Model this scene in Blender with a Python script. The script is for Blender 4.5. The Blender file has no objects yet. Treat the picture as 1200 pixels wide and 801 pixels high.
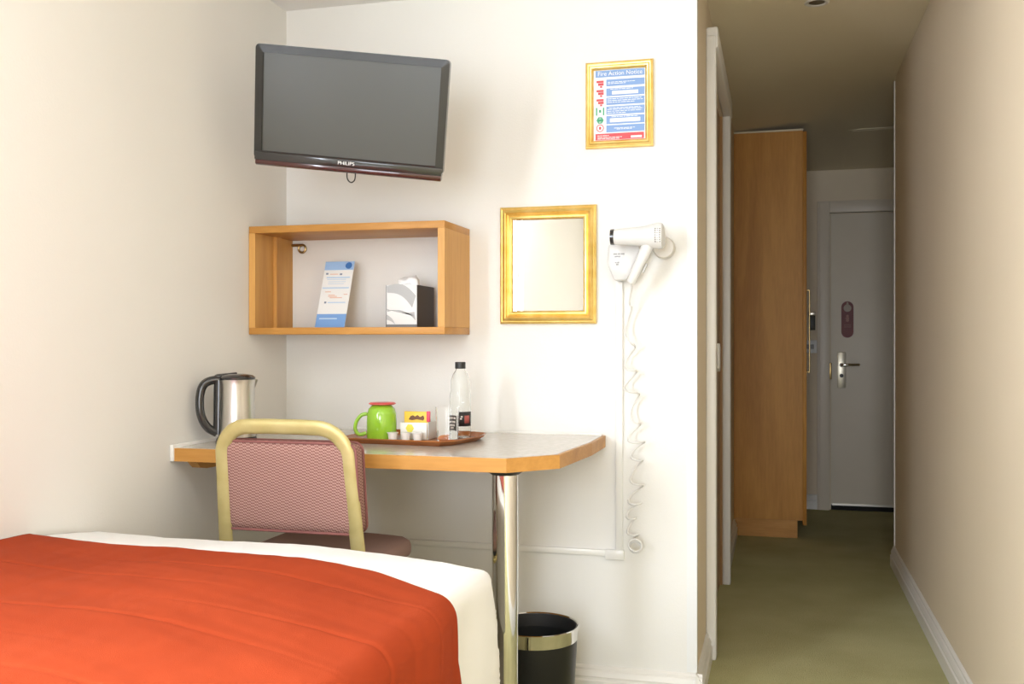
import bpy, bmesh, math, random
from mathutils import Vector, Matrix, noise
R = math.radians
PI = math.pi
S = bpy.context.scene
COL = S.collection

# ---------------------------------------------------------------- camera, light, exposure
CAM_H = 1.12
cd = bpy.data.cameras.new('camera'); cam = bpy.data.objects.new('camera', cd); COL.objects.link(cam)
cam.location = (0, 0, CAM_H); cam.rotation_euler = (R(90), 0, R(14.9))
cd.sensor_width = 36; cd.lens = 1167 / 1200 * 36; cd.shift_y = -2.5 / 1200
cd.clip_start = 0.02; cd.clip_end = 60
S.camera = cam
S.view_settings.view_transform = 'Standard'; S.view_settings.look = 'None'
S.view_settings.gamma = 1; S.view_settings.use_curve_mapping = False
S.view_settings.exposure = 1.32

w = bpy.data.worlds.new('world'); S.world = w; w.use_nodes = True
w.node_tree.nodes['Background'].inputs[0].default_value = (1.0, 0.93, 0.84, 1)
w.node_tree.nodes['Background'].inputs[1].default_value = 0.5


def area(name, loc, rot, sx, sy, power, col, spread=180):
    l = bpy.data.lights.new(name, 'AREA'); l.shape = 'RECTANGLE'; l.size = sx; l.size_y = sy
    l.energy = power; l.color = col; l.spread = R(spread)
    o = bpy.data.objects.new(name, l); COL.objects.link(o); o.location = loc; o.rotation_euler = rot
    return o


# room dimensions (metres)
XL, XR, XC, YB, YE, YF = -1.625, 0.565, -0.24, 3.10, 5.25, 6.90
YR = -3.30
ZC = 2.30


def added_fill(loc, power):
    # added fill light with no fitting, aimed up to bounce off the ceiling
    l = bpy.data.lights.new('added_fill_light', 'AREA'); l.shape = 'DISK'; l.size = .30; l.energy = power; l.color = (0.88, .96, 1.04)
    o = bpy.data.objects.new('added_fill_light', l); COL.objects.link(o); o.location = loc; o.rotation_euler = (R(180), 0, 0)
    return o


FILL_LOC = (.20, .1, 1.55)
added_fill(FILL_LOC, 6)


# daylight through the window in the left wall, near the head of the bed
area('daylight_left', (XL - .03, 0.2, 1.62), (R(90), 0, R(-90)), 0.72, 1.02, 35, (0.87, 0.955, 1.10))
# daylight through the wide window in the rear wall
area('daylight_rear', (-0.20, -3.37, 1.15), (R(90), 0, 0), 1.4, 2.0, 22, (0.87, 0.955, 1.10), 125)

# ---------------------------------------------------------------- materials
def mat(name, col, rough=0.5, metal=0.0, spec=0.5, coat=0.0, trans=0.0, ior=1.45, alpha=1.0):
    m = bpy.data.materials.new(name); m.use_nodes = True
    b = m.node_tree.nodes['Principled BSDF']
    b.inputs['Base Color'].default_value = (*col, 1)
    b.inputs['Roughness'].default_value = rough; b.inputs['Metallic'].default_value = metal
    b.inputs['Specular IOR Level'].default_value = spec; b.inputs['Coat Weight'].default_value = coat
    b.inputs['Transmission Weight'].default_value = trans; b.inputs['IOR'].default_value = ior
    b.inputs['Alpha'].default_value = alpha
    return m


def nt(m):
    return m.node_tree.nodes, m.node_tree.links, m.node_tree.nodes['Principled BSDF']


def add_noise(m, scale, c1, c2, bump=0.0, dist=0.002, stretch=(1, 1, 1), detail=4, bscale=None, lo=0.35, hi=0.65):
    N, L, b = nt(m)
    tc = N.new('ShaderNodeTexCoord'); mp = N.new('ShaderNodeMapping'); mp.inputs['Scale'].default_value = stretch
    L.new(tc.outputs['Object'], mp.inputs[0])
    n = N.new('ShaderNodeTexNoise'); n.inputs['Scale'].default_value = scale; n.inputs['Detail'].default_value = detail
    L.new(mp.outputs[0], n.inputs['Vector'])
    r = N.new('ShaderNodeValToRGB'); r.color_ramp.elements[0].color = (*c1, 1); r.color_ramp.elements[1].color = (*c2, 1)
    r.color_ramp.elements[0].position = lo; r.color_ramp.elements[1].position = hi
    L.new(n.outputs['Fac'], r.inputs[0]); L.new(r.outputs[0], b.inputs['Base Color'])
    if bump:
        n2 = N.new('ShaderNodeTexNoise'); n2.inputs['Scale'].default_value = bscale or scale; n2.inputs['Detail'].default_value = 3
        L.new(mp.outputs[0], n2.inputs['Vector'])
        bp = N.new('ShaderNodeBump'); bp.inputs['Strength'].default_value = bump; bp.inputs['Distance'].default_value = dist
        L.new(n2.outputs['Fac'], bp.inputs['Height']); L.new(bp.outputs[0], b.inputs['Normal'])
    return m


def wood(name, c1, c2, axis='X', rough=0.4, scale=9):
    st = {'X': (0.12, 1, 1), 'Y': (1, 0.12, 1), 'Z': (1, 1, 0.10)}[axis]
    m = mat(name, c1, rough, spec=0.3)
    N, L, b = nt(m)
    tc = N.new('ShaderNodeTexCoord'); mp = N.new('ShaderNodeMapping'); mp.inputs['Scale'].default_value = st
    L.new(tc.outputs['Object'], mp.inputs[0])
    n1 = N.new('ShaderNodeTexNoise'); n1.inputs['Scale'].default_value = scale; n1.inputs['Detail'].default_value = 6; n1.inputs['Distortion'].default_value = 0.8
    n2 = N.new('ShaderNodeTexNoise'); n2.inputs['Scale'].default_value = scale * 14; n2.inputs['Detail'].default_value = 3
    L.new(mp.outputs[0], n1.inputs['Vector']); L.new(mp.outputs[0], n2.inputs['Vector'])
    mx = N.new('ShaderNodeMath'); mx.operation = 'MULTIPLY_ADD'; mx.inputs[1].default_value = 0.35
    L.new(n2.outputs['Fac'], mx.inputs[0]); L.new(n1.outputs['Fac'], mx.inputs[2])
    r = N.new('ShaderNodeValToRGB'); r.color_ramp.elements[0].position = 0.48; r.color_ramp.elements[1].position = 0.86
    r.color_ramp.elements[0].color = (*c1, 1); r.color_ramp.elements[1].color = (*c2, 1)
    L.new(mx.outputs[0], r.inputs[0]); L.new(r.outputs[0], b.inputs['Base Color'])
    bp = N.new('ShaderNodeBump'); bp.inputs['Strength'].default_value = 0.12; bp.inputs['Distance'].default_value = 0.001
    L.new(mx.outputs[0], bp.inputs['Height']); L.new(bp.outputs[0], b.inputs['Normal'])
    return m


def glass(name, tint=(1, 1, 1), rough=0.02, ior=1.45, shadow=True):
    return mat(name, tint, rough, trans=1.0, ior=ior)


WALL = add_noise(mat('cream_wall_paint', (.83, .808, .755), 0.75, spec=0.25), 1.4, (.825, .803, .75), (.845, .823, .775), 0.25, 0.0015, bscale=160)
WALL2 = add_noise(mat('beige_wall_paint', (.75, .64, .52), 0.7, spec=0.3), 1.4, (.80, .68, .505), (.825, .705, .53), 0.3, 0.0015, bscale=150)
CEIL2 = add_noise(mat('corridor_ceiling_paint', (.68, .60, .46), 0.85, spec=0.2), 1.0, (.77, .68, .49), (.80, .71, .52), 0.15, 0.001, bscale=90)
CEIL = add_noise(mat('white_ceiling_paint', (.88, .865, .83), 0.85, spec=0.2), 1.0, (.87, .855, .82), (.89, .875, .84), 0.15, 0.001, bscale=90)
WHITE = mat('white_gloss_paint', (.84, .81, .75), 0.35)
GUARD = mat('white_plastic_guard', (.82, .82, .80), 0.4)
DOORW = add_noise(mat('door_paint', (.80, .71, .57), 0.45), 3, (.79, .70, .56), (.82, .73, .59))
CARPET = add_noise(mat('olive_carpet', (.20, .17, .09), 0.95, spec=0.1), 3.0, (.48, .45, .225), (.60, .565, .30), 0.9, 0.006, detail=8, bscale=260, lo=.3, hi=.7)
OAKX = wood('oak_grain_along', (.47, .215, .047), (.62, .31, .080), 'X')
OAKY = wood('oak_grain_deep', (.57, .28, .07), (.70, .38, .115), 'Y')
OAKZ = wood('oak_grain_upright', (.55, .27, .07), (.68, .37, .11), 'Z')
WARD = wood('wardrobe_oak', (.46, .20, .036), (.64, .31, .065), 'Z', 0.45, 7)
DOORB = wood('brown_door_veneer', (.30, .16, .06), (.42, .24, .10), 'Z', 0.45, 7)
LAMIN = add_noise(mat('grey_beige_laminate', (.60, .55, .48), 0.22, coat=.3), 60, (.56, .52, .45), (.63, .58, .51))
CHROME = mat('chrome', (.82, .81, .79), 0.06, 1.0)
STEEL = add_noise(mat('brushed_steel', (.62, .60, .56), 0.28, 1.0), 60, (.58, .56, .52), (.68, .66, .62), stretch=(1, 1, .05))
SATIN = mat('satin_nickel', (.75, .70, .60), 0.3, 1.0)
BLACKG = mat('black_gloss_plastic', (.025, .024, .023), 0.18, coat=.6)
BLACKM = mat('black_matt_plastic', (.022, .021, .02), 0.42)
REDG = mat('wine_red_gloss_trim', (.055, .012, .010), 0.15, coat=.6)
SCREEN = mat('screen_panel', (.055, .053, .040), 0.30, spec=0.5)
GOLD = add_noise(mat('gold_leaf_frame', (.9, .66, .22), 0.33, 0.75), 25, (.80, .54, .14), (.90, .66, .24), 0.2, 0.001, bscale=80)
GOLDP = add_noise(mat('gold_enamel_tube', (.50, .41, .17), 0.40, 0.4), 20, (.48, .395, .16), (.54, .45, .20))
MIRROR = mat('mirror_silver', (.60, .575, .55), 0.015, 1.0)
PAPER = mat('white_paper', (.85, .85, .83), 0.6)
BLUE1 = mat('pale_blue_print', (.33, .50, .76), 0.5)
BLUE2 = mat('mid_blue_print', (.20, .38, .72), 0.5)
BLUE3 = mat('deep_blue_print', (.05, .17, .45), 0.5)
BLUEN = mat('notice_blue_print', (.22, .36, .64), 0.5)
REDP = mat('red_print', (.62, .08, .09), 0.5)
GREENP = mat('green_print', (.05, .35, .17), 0.5)
ORANGEP = mat('orange_print', (.80, .32, .10), 0.5)
WPL = mat('white_plastic', (.84, .82, .77), 0.3, coat=.2)
CREAMPL = mat('cream_plastic', (.70, .655, .58), 0.35)
LIME = mat('lime_green_glaze', (.30, .56, .035), 0.12, coat=.6)
TRAYM = wood('mahogany_tray', (.30, .095, .025), (.44, .16, .045), 'X', 0.25, 10)
WHITEFAB = add_noise(mat('white_cotton', (.86, .85, .82), 0.8, spec=0.2), 5, (.85, .84, .81), (.88, .87, .85), 0.15, 0.001, bscale=500)
ORANGEFAB = add_noise(mat('orange_bedspread_cloth', (.52, .09, .028), 0.85, spec=0.15), 4, (.335, .043, .011), (.38, .052, .014), 0.5, 0.001, bscale=700)
CLEAR = glass('clear_plastic_bottle', (.98, .99, .98), 0.03, 1.25)
GLASSM = glass('clear_glass', (.99, .99, .985), 0.01, 1.35)
LBLACK = mat('black_label_print', (.03, .028, .027), 0.5)
YELL = mat('yellow_packet', (.88, .56, .06), 0.45)
PINK = mat('pink_packet', (.80, .08, .14), 0.45)
BROWNP = mat('brown_print', (.16, .07, .03), 0.5)
GREYP = mat('grey_swirl_print', (.46, .46, .46), 0.5)
DGREY = mat('dark_grey_card', (.12, .108, .095), 0.55)
TISSUE = mat('soft_tissue', (.90, .90, .89), 0.9)
DRED = mat('dark_red_card', (.17, .016, .008), 0.45)
BRASS = mat('aged_brass', (.40, .28, .12), 0.35, 1.0)
DARK = mat('dark_gap', (.02, .018, .015), 0.9)


def weave():
    m = mat('mauve_woven_fabric', (.40, .17, .14), 0.85, spec=0.15)
    N, L, b = nt(m)
    tc = N.new('ShaderNodeTexCoord')
    sx = N.new('ShaderNodeSeparateXYZ'); L.new(tc.outputs['Object'], sx.inputs[0])

    def mth(op, a, bb):
        n = N.new('ShaderNodeMath'); n.operation = op
        for i, v in enumerate((a, bb)):
            if v is None: continue
            if isinstance(v, (int, float)): n.inputs[i].default_value = v
            else: L.new(v, n.inputs[i])
        return n.outputs[0]
    h = mth('ADD', sx.outputs['X'], sx.outputs['Y'])
    k = 2 * PI / 0.0105
    a = mth('SINE', mth('MULTIPLY', h, k), None)
    zz = mth('ADD', mth('MULTIPLY', sx.outputs['Z'], 2 * PI / 0.0075), mth('MULTIPLY', a, 0.9))
    c = mth('SINE', mth('ADD', zz, mth('MULTIPLY', h, k * .5)), None)
    v = mth('ADD', mth('MULTIPLY', mth('MULTIPLY', a, c), 0.5), 0.5)
    r = N.new('ShaderNodeValToRGB')
    r.color_ramp.elements[0].color = (.20, .085, .072, 1); r.color_ramp.elements[1].color = (.46, .28, .235, 1)
    r.color_ramp.elements[0].position = .2; r.color_ramp.elements[1].position = .85
    L.new(v, r.inputs[0]); L.new(r.outputs[0], b.inputs['Base Color'])
    bp = N.new('ShaderNodeBump'); bp.inputs['Strength'].default_value = 0.6; bp.inputs['Distance'].default_value = 0.001
    L.new(v, bp.inputs['Height']); L.new(bp.outputs[0], b.inputs['Normal'])
    return m


FABRIC = weave()


# ---------------------------------------------------------------- mesh helpers
def BM(): return bmesh.new()


def box(bm, x0, x1, y0, y1, z0, z1, bev=0.0, seg=2):
    x0, x1 = min(x0, x1), max(x0, x1); y0, y1 = min(y0, y1), max(y0, y1); z0, z1 = min(z0, z1), max(z0, z1)
    r = bmesh.ops.create_cube(bm, size=1)
    vs = r['verts']
    for v in vs:
        v.co = Vector((x0 + (v.co.x + .5) * (x1 - x0), y0 + (v.co.y + .5) * (y1 - y0), z0 + (v.co.z + .5) * (z1 - z0)))
    if bev:
        es = list({e for v in vs for e in v.link_edges})
        bmesh.ops.bevel(bm, geom=es, offset=bev, segments=seg, profile=0.5, affect='EDGES')
    return bm


def prism(bm, pts, axis, a, b, bev=0.0):
    """extrude the 2D outline pts along axis from a to b"""
    def P(p, t):
        return {'Z': (p[0], p[1], t), 'Y': (p[0], t, p[1]), 'X': (t, p[0], p[1])}[axis]
    v0 = [bm.verts.new(P(p, a)) for p in pts]; v1 = [bm.verts.new(P(p, b)) for p in pts]
    fs = [bm.faces.new(v0), bm.faces.new(v1[::-1])]
    n = len(pts)
    for i in range(n):
        fs.append(bm.faces.new((v0[i], v1[i], v1[(i + 1) % n], v0[(i + 1) % n])))
    bmesh.ops.recalc_face_normals(bm, faces=fs)
    if bev:
        es = list({e for v in v0 + v1 for e in v.link_edges})
        bmesh.ops.bevel(bm, geom=es, offset=bev, segments=2, profile=0.5, affect='EDGES')
    return bm


def lathe(bm, prof, seg=40, c=(0, 0, 0), axis='Z', close=False):
    rings = []
    for r, z in prof:
        ring = []
        for i in range(seg):
            a = 2 * PI * i / seg
            p = Vector((r * math.cos(a), r * math.sin(a), z))
            if axis == 'X': p = Vector((p.z, p.x, p.y))
            if axis == 'Y': p = Vector((p.x, p.z, p.y))
            ring.append(bm.verts.new(p + Vector(c)))
        rings.append(ring)
    fs = []
    for a, b in zip(rings, rings[1:]):
        for i in range(seg):
            fs.append(bm.faces.new((a[i], a[(i + 1) % seg], b[(i + 1) % seg], b[i])))
    if close:
        a, b = rings[-1], rings[0]
        for i in range(seg):
            fs.append(bm.faces.new((a[i], a[(i + 1) % seg], b[(i + 1) % seg], b[i])))
    else:
        if prof[0][0] > 1e-6: fs.append(bm.faces.new(rings[0][::-1]))
        if prof[-1][0] > 1e-6: fs.append(bm.faces.new(rings[-1]))
    bmesh.ops.remove_doubles(bm, verts=[v for r_ in rings for v in r_], dist=1e-6)
    bmesh.ops.recalc_face_normals(bm, faces=[f for f in fs if f.is_valid])
    return bm


def smooth_path(pts, n=8):
    P = [Vector(p) for p in pts]; out = []
    for i in range(len(P) - 1):
        p0 = P[max(i - 1, 0)]; p1 = P[i]; p2 = P[i + 1]; p3 = P[min(i + 2, len(P) - 1)]
        for k in range(n):
            t = k / n
            out.append(0.5 * ((2 * p1) + (p2 - p0) * t + (2 * p0 - 5 * p1 + 4 * p2 - p3) * t * t + (3 * p1 - p0 - 3 * p2 + p3) * t ** 3))
    out.append(P[-1])
    return out


def tube(bm, pts, r, seg=10, closed=False, flat=None, ref=None):
    """sweep a circle (or ellipse r x flat) along pts; r may be a list"""
    P = [Vector(p) for p in pts]; n = len(P); rings = []; fs = []
    nrm = None
    for i in range(n):
        if closed: t = (P[(i + 1) % n] - P[i - 1]).normalized()
        else: t = (P[min(i + 1, n - 1)] - P[max(i - 1, 0)]).normalized()
        if ref is not None:
            nrm = (Vector(ref) - t * Vector(ref).dot(t)).normalized()
        elif nrm is None:
            h = Vector((0, 0, 1)) if abs(t.z) < .9 else Vector((1, 0, 0))
            nrm = (h - t * h.dot(t)).normalized()
        else:
            nrm = (nrm - t * nrm.dot(t)).normalized()
        bn = t.cross(nrm)
        rr = r[i] if isinstance(r, (list, tuple)) else r
        fl = flat if flat else rr
        ring = [bm.verts.new(P[i] + nrm * (fl * math.cos(2 * PI * k / seg)) + bn * (rr * math.sin(2 * PI * k / seg))) for k in range(seg)]
        rings.append(ring)
    pairs = list(zip(rings, rings[1:])) + ([(rings[-1], rings[0])] if closed else [])
    for a, b in pairs:
        for k in range(seg):
            fs.append(bm.faces.new((a[k], a[(k + 1) % seg], b[(k + 1) % seg], b[k])))
    if not closed:
        fs.append(bm.faces.new(rings[0][::-1])); fs.append(bm.faces.new(rings[-1]))
    bmesh.ops.recalc_face_normals(bm, faces=fs)
    return bm


def rbox(bm, x0, x1, y0, y1, z0, z1, r, n=6, fn=None):
    """cushion-like rounded box with optional displacement"""
    t = bmesh.new(); bmesh.ops.create_cube(t, size=2)
    bmesh.ops.subdivide_edges(t, edges=t.edges[:], cuts=n, use_grid_fill=True)
    c = Vector(((x0 + x1) / 2, (y0 + y1) / 2, (z0 + z1) / 2)); hx = Vector(((x1 - x0) / 2, (y1 - y0) / 2, (z1 - z0) / 2))
    mp = {}
    for v in t.verts:
        p = Vector((v.co.x * hx.x, v.co.y * hx.y, v.co.z * hx.z))
        q = Vector([max(-(hx[i] - r), min(hx[i] - r, p[i])) for i in range(3)])
        d = p - q
        p2 = q + d.normalized() * r if d.length > 1e-9 else p
        p2 = c + p2
        if fn: p2 = fn(p2)
        mp[v] = bm.verts.new(p2)
    for f in t.faces: bm.faces.new([mp[v] for v in f.verts])
    t.free()
    return bm


def root_loc(o):
    while o.parent: o = o.parent
    return o.location


def obj(name, bm, m, parent=None, local=False, org=None, smooth=True, ang=35):
    """link bm as one mesh object. World coordinates unless local."""
    me = bpy.data.meshes.new(name)
    if not local:
        off = root_loc(parent) if parent else Vector(org) if org else Vector((0, 0, 0))
        bmesh.ops.translate(bm, verts=bm.verts, vec=-Vector(off))
    if smooth:
        for f in bm.faces: f.smooth = True
        for e in bm.edges:
            if len(e.link_faces) == 2 and e.calc_face_angle(0) > R(ang): e.smooth = False
    bm.to_mesh(me); bm.free()
    ms = m if isinstance(m, (list, tuple)) else [m]
    for k in ms: me.materials.append(k)
    o = bpy.data.objects.new(name, me); COL.objects.link(o)
    if parent: o.parent = parent
    elif org and not local: o.location = org
    return o


def thing(name, label, cat, loc, rot=(0, 0, 0), group=None):
    o = bpy.data.objects.new(name, None); COL.objects.link(o); o.empty_display_size = .1
    o.location = loc; o.rotation_euler = rot
    return tag(o, label, cat, group)


def tag(o, label, cat, group=None):
    o['label'] = label; o['category'] = cat
    if group: o['group'] = group
    return o


def struct(name, bm, m, parent=None, **k):
    o = obj(name, bm, m, parent, **k)
    if not parent: o['kind'] = 'structure'
    return o


def text_bm(bm, s, size, depth, mtx):
    cu = bpy.data.curves.new('t', 'FONT'); cu.body = s; cu.size = size; cu.extrude = depth
    cu.align_x = 'CENTER'; cu.align_y = 'CENTER'
    to = bpy.data.objects.new('t', cu)
    me = bpy.data.meshes.new_from_object(to)
    me.transform(mtx); bm.from_mesh(me)
    bpy.data.objects.remove(to); bpy.data.meshes.remove(me); bpy.data.curves.remove(cu)
    return bm


# ================================================================ the room
struct('floor', box(BM(), XL - .1, 2.3, YR - .1, YF + .1, -.05, 0), CARPET)

# left wall with a window opening out of view
W1 = (-.20, 0.60, 1.07, 2.17)   # y0,y1,z0,z1
b = BM()
box(b, XL - .12, XL, YR - .1, W1[0], 0, 2.6); box(b, XL - .12, XL, W1[1], YB + .1, 0, 2.6)
box(b, XL - .12, XL, W1[0], W1[1], 0, W1[2]); box(b, XL - .12, XL, W1[0], W1[1], W1[3], 2.6)
struct('wall_left', b, WALL)
win = bpy.data.objects.new('window_1', None); COL.objects.link(win); win.location = (XL, (W1[0] + W1[1]) / 2, W1[2]); win['kind'] = 'structure'
b = BM(); y0, y1, z0, z1 = W1
for (a0, a1, c0, c1) in ((y0, y0 + .04, z0, z1), (y1 - .04, y1, z0, z1), (y0, y1, z0, z0 + .04), (y0, y1, z1 - .04, z1)):
    box(b, XL - .10, XL - .06, a0, a1, c0, c1)
obj('window_frame', b, WHITE, win)
obj('window_sill', box(BM(), XL - .1, XL + .05, y0 - .04, y1 + .04, z0 - .025, z0, .004), WHITE, win)

# rear wall with a wide window
W2 = (-.93, 0.53, .12, 2.18)
b = BM()
box(b, XL - .1, W2[0], YR - .12, YR, 0, 2.6); box(b, W2[1], XR + .1, YR - .12, YR, 0, 2.6)
box(b, W2[0], W2[1], YR - .12, YR, 0, W2[2]); box(b, W2[0], W2[1], YR - .12, YR, W2[3], 2.6)
struct('wall_rear', b, WALL)
win = bpy.data.objects.new('window_2', None); COL.objects.link(win); win.location = ((W2[0] + W2[1]) / 2, YR, W2[2]); win['kind'] = 'structure'
b = BM(); x0, x1, z0, z1 = W2
for (a0, a1, c0, c1) in ((x0, x0 + .05, z0, z1), (x1 - .05, x1, z0, z1), (-.235, -.185, z0, z1), (x0, x1, z0, z0 + .05), (x0, x1, z1 - .05, z1)):
    box(b, a0, a1, YR - .06, YR - .02, c0, c1)
obj('window_frame', b, WHITE, win)
obj('window_sill', box(BM(), x0 - .04, x1 + .04, YR - .1, YR + .06, z0 - .025, z0, .004), WHITE, win)

# block between room and corridor: alcove wall (faces the camera) and corridor side wall with a door opening
struct('wall_back', box(BM(), XL - .12, XC - .0005, YB, YB + .1, 0, 2.6), WALL)
DO = (3.60, 4.65, 2.14)
b = BM()
box(b, XC - .1, XC, YB + .0005, DO[0], 0, 2.6); box(b, XC - .1, XC, DO[1], YF, 0, 2.6); box(b, XC - .1, XC, DO[0], DO[1], DO[2], 2.6)
struct('wall_corridor', b, WALL2)
struct('wall_right', box(BM(), XR, XR + .12, YR - .1, YE, 0, 2.6), WALL2)
struct('wall_recess', box(BM(), XR + .12, 2.3, YE - .12, YE, 0, 2.6), WALL2)
struct('wall_side', box(BM(), 2.2, 2.3, YE, YF, 0, 2.6), WALL2)
struct('wall_end', box(BM(), XC - .2, 2.3, YF, YF + .1, 0, 2.6), WALL2)

# ceilings: flat over the room, slightly uneven over the corridor
struct('ceiling', box(BM(), XL - .12, XR + .12, YR - .1, YB + .02, 2.246, 2.6), CEIL)
b = BM()


def cfall(y): return max(0, (y - 5.0) / (YF - 5.0)) ** 2.4


def ceilzz(x, y):
    k = min(max((x - (XC - .1)) / (XR + .01 - XC + .1), 0), 1)
    zz = 2.315 + k * .10
    return zz + (2.24 - zz) * cfall(y)


rows = [(y, ceilzz(XC - .1, y), ceilzz(XR + .01, y)) for y in [YB + .02] + [5.0 + 1.9 * k / 20 for k in range(21)]]
prev = None
for y, za, zb in rows:
    r_ = [b.verts.new((XC - .1, y, za)), b.verts.new((XR + .01, y, zb)), b.verts.new((2.3, y, zb))]
    t_ = [b.verts.new((XC - .1, y, 2.6)), b.verts.new((XR + .01, y, 2.6)), b.verts.new((2.3, y, 2.6))]
    if prev:
        for k in range(2):
            b.faces.new((prev[0][k], r_[k], r_[k + 1], prev[0][k + 1])); b.faces.new((prev[1][k], prev[1][k + 1], t_[k + 1], t_[k]))
    else:
        for k in range(2): b.faces.new((r_[k], r_[k + 1], t_[k + 1], t_[k]))
    prev = (r_, t_)
bmesh.ops.recalc_face_normals(b, faces=b.faces)
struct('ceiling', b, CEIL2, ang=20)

# corner guard on the chase, bead on the end of the right wall
b = BM(); box(b, XC - .028, XC + .003, YB - .003, YB, .1, 2.246); box(b, XC, XC + .003, YB, YB + .028, .1, 2.246)
struct('trim_1', b, GUARD)
struct('trim_2', box(BM(), XR - .005, XR + .012, YE, YE + .006, .1, 2.40), WHITE)


def skirt(bm, axis, a0, a1, wall, d):
    """moulded skirting board: runs along axis from a0 to a1, face offset from wall in direction d"""
    pr = [(0, 0), (.022, 0), (.022, .052), (.017, .056), (.017, .062), (.019, .066), (.014, .080), (.010, .084), (.010, .090), (.004, .096), (0, .096)]
    pts = [(wall + d * p, z) for p, z in pr]
    prism(bm, pts, 'X' if axis == 'X' else 'Y', a0, a1)


b = BM(); skirt(b, 'X', XL, XC + .02, YB, -1); struct('baseboard_back', b, WHITE, smooth=False)
b = BM(); skirt(b, 'Y', YB - .022, 3.54, XC, 1); struct('baseboard_corridor', b, WHITE, smooth=False)
b = BM(); skirt(b, 'Y', 4.725, 5.83, XC, 1); struct('baseboard_corridor_far', b, WHITE, smooth=False)
b = BM(); skirt(b, 'Y', YR, YE + .02, XR, -1); struct('baseboard_right', b, WHITE, smooth=False)
b = BM(); skirt(b, 'X', .15, .27, YF, -1); struct('baseboard_end', b, WHITE, smooth=False)
b = BM(); skirt(b, 'Y', YR, YB - .03, XL, 1); struct('baseboard_left', b, WHITE, smooth=False)

# ---- entrance door at the end of the corridor
d1 = bpy.data.objects.new('door_1', None); COL.objects.link(d1); d1.location = (.75, YF, 0); d1['kind'] = 'structure'
obj('door_leaf', box(BM(), .345, 1.17, YF - .012, YF + .03, .035, 1.945, .002), DOORW, d1)
b = BM()
for (o_, p_) in ((.0, .030), (.012, .040), (.045, .034)):
    wd = .078 - o_
    box(b, .335 - wd, .335, YF - p_, YF, 0, 1.955 + wd, .003); box(b, 1.18, 1.18 + wd, YF - p_, YF, 0, 1.955 + wd, .003)
    box(b, .335, 1.18, YF - p_ + .0005, YF, 1.955, 1.955 + wd, .003)
obj('architrave', b, mat('frame_paint', (.74, .65, .52), .4), d1)
obj('threshold_gap', box(BM(), .345, 1.17, YF - .006, YF + .01, .0005, .035), DARK, d1)
obj('weather_strip', box(BM(), .35, 1.165, YF - .018, YF - .0125, .032, .045), SATIN, d1)
pl = obj('lock_plate', box(BM(), .383, .437, YF - .022, YF - .012, .805, 1.04, .004), mat('pale_nickel', (.85, .78, .62), .35, .6), d1)
b = BM()
tube(b, smooth_path([(.41, YF - .02, .955), (.41, YF - .06, .955), (.43, YF - .068, .957), (.52, YF - .066, .958)], 5), .009, 12)
obj('lever_handle', b, CHROME, pl)
b = BM(); lathe(b, [(0, 0), (.012, 0), (.012, .006), (0, .006)], 20, (.41, YF - .029, .885), 'Y'); lathe(b, [(0, 0), (.013, 0), (.013, .01), (0, .01)], 20, (.41, YF - .033, .955), 'Y')
obj('cylinder', b, BLACKM, pl)
obj('hinge', box(BM(), .333, .347, YF - .043, YF - .03, .86, .97, .002), BRASS, d1)

t = thing('door_hanger', 'dark red door hanger card on the white entrance door, above its lever handle', 'door hanger', (.447, YF - .014, 1.255))
b = BM()
pts = []
for k in range(17): a = PI * k / 16; pts.append((.447 + .038 * math.cos(a), 1.335 + .038 * math.sin(a)))
for k in range(17): a = PI + PI * k / 16; pts.append((.447 + .038 * math.cos(a), 1.172 + .038 * math.sin(a)))
prism(b, pts, 'Y', YF - .016, YF - .0125)
obj('card', b, DRED, t, smooth=False)
b = BM(); lathe(b, [(0, 0), (.024, 0), (.024, .001), (0, .001)], 32, (.447, YF - .0172, 1.328), 'Y')
prism(b, [(.438, 1.345), (.456, 1.345), (.451, 1.368), (.443, 1.368)], 'Y', YF - .0172, YF - .0162)
obj('hole_disc', b, mat('beige_disc', (.50, .42, .33), .5), t, smooth=False)
b = BM()
for (x, z, ww) in ((.447, 1.276, .009), (.440, 1.262, .006), (.452, 1.262, .006), (.447, 1.248, .010)):
    lathe(b, [(0, 0), (ww, 0), (ww, .0008), (0, .0008)], 16, (x, YF - .0168, z), 'Y')
for z in (1.215, 1.203): box(b, .425, .469, YF - .0168, YF - .0162, z, z + .003)
obj('print', b, mat('faded_print', (.42, .20, .16), .5), t, smooth=False)

# ---- switches on the end wall, beside the wardrobe
t = thing('light_switch', 'white double light switch on the end wall just right of the wardrobe', 'switch', (.212, YF, 1.075))
obj('face_plate', box(BM(), .17, .256, YF - .012, YF, 1.032, 1.118, .004), mat('bright_white_plastic', (.95, .95, .93), .25), t)
b = BM(); box(b, .185, .207, YF - .016, YF - .012, 1.06, 1.09, .002); box(b, .214, .236, YF - .016, YF - .012, 1.06, 1.09, .002)
obj('rocker', b, mat('grey_rocker', (.35, .34, .33), .3), t)
t = thing('key_card_switch', 'small dark key card holder on the end wall above the white light switch', 'card holder', (.225, YF, 1.25))
obj('housing', box(BM(), .205, .245, YF - .02, YF, 1.185, 1.28, .003), mat('dark_holder', (.05, .05, .035), .4), t)
obj('card_slot', box(BM(), .198, .248, YF - .03, YF, 1.281, 1.305, .004), SATIN, t)

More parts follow.
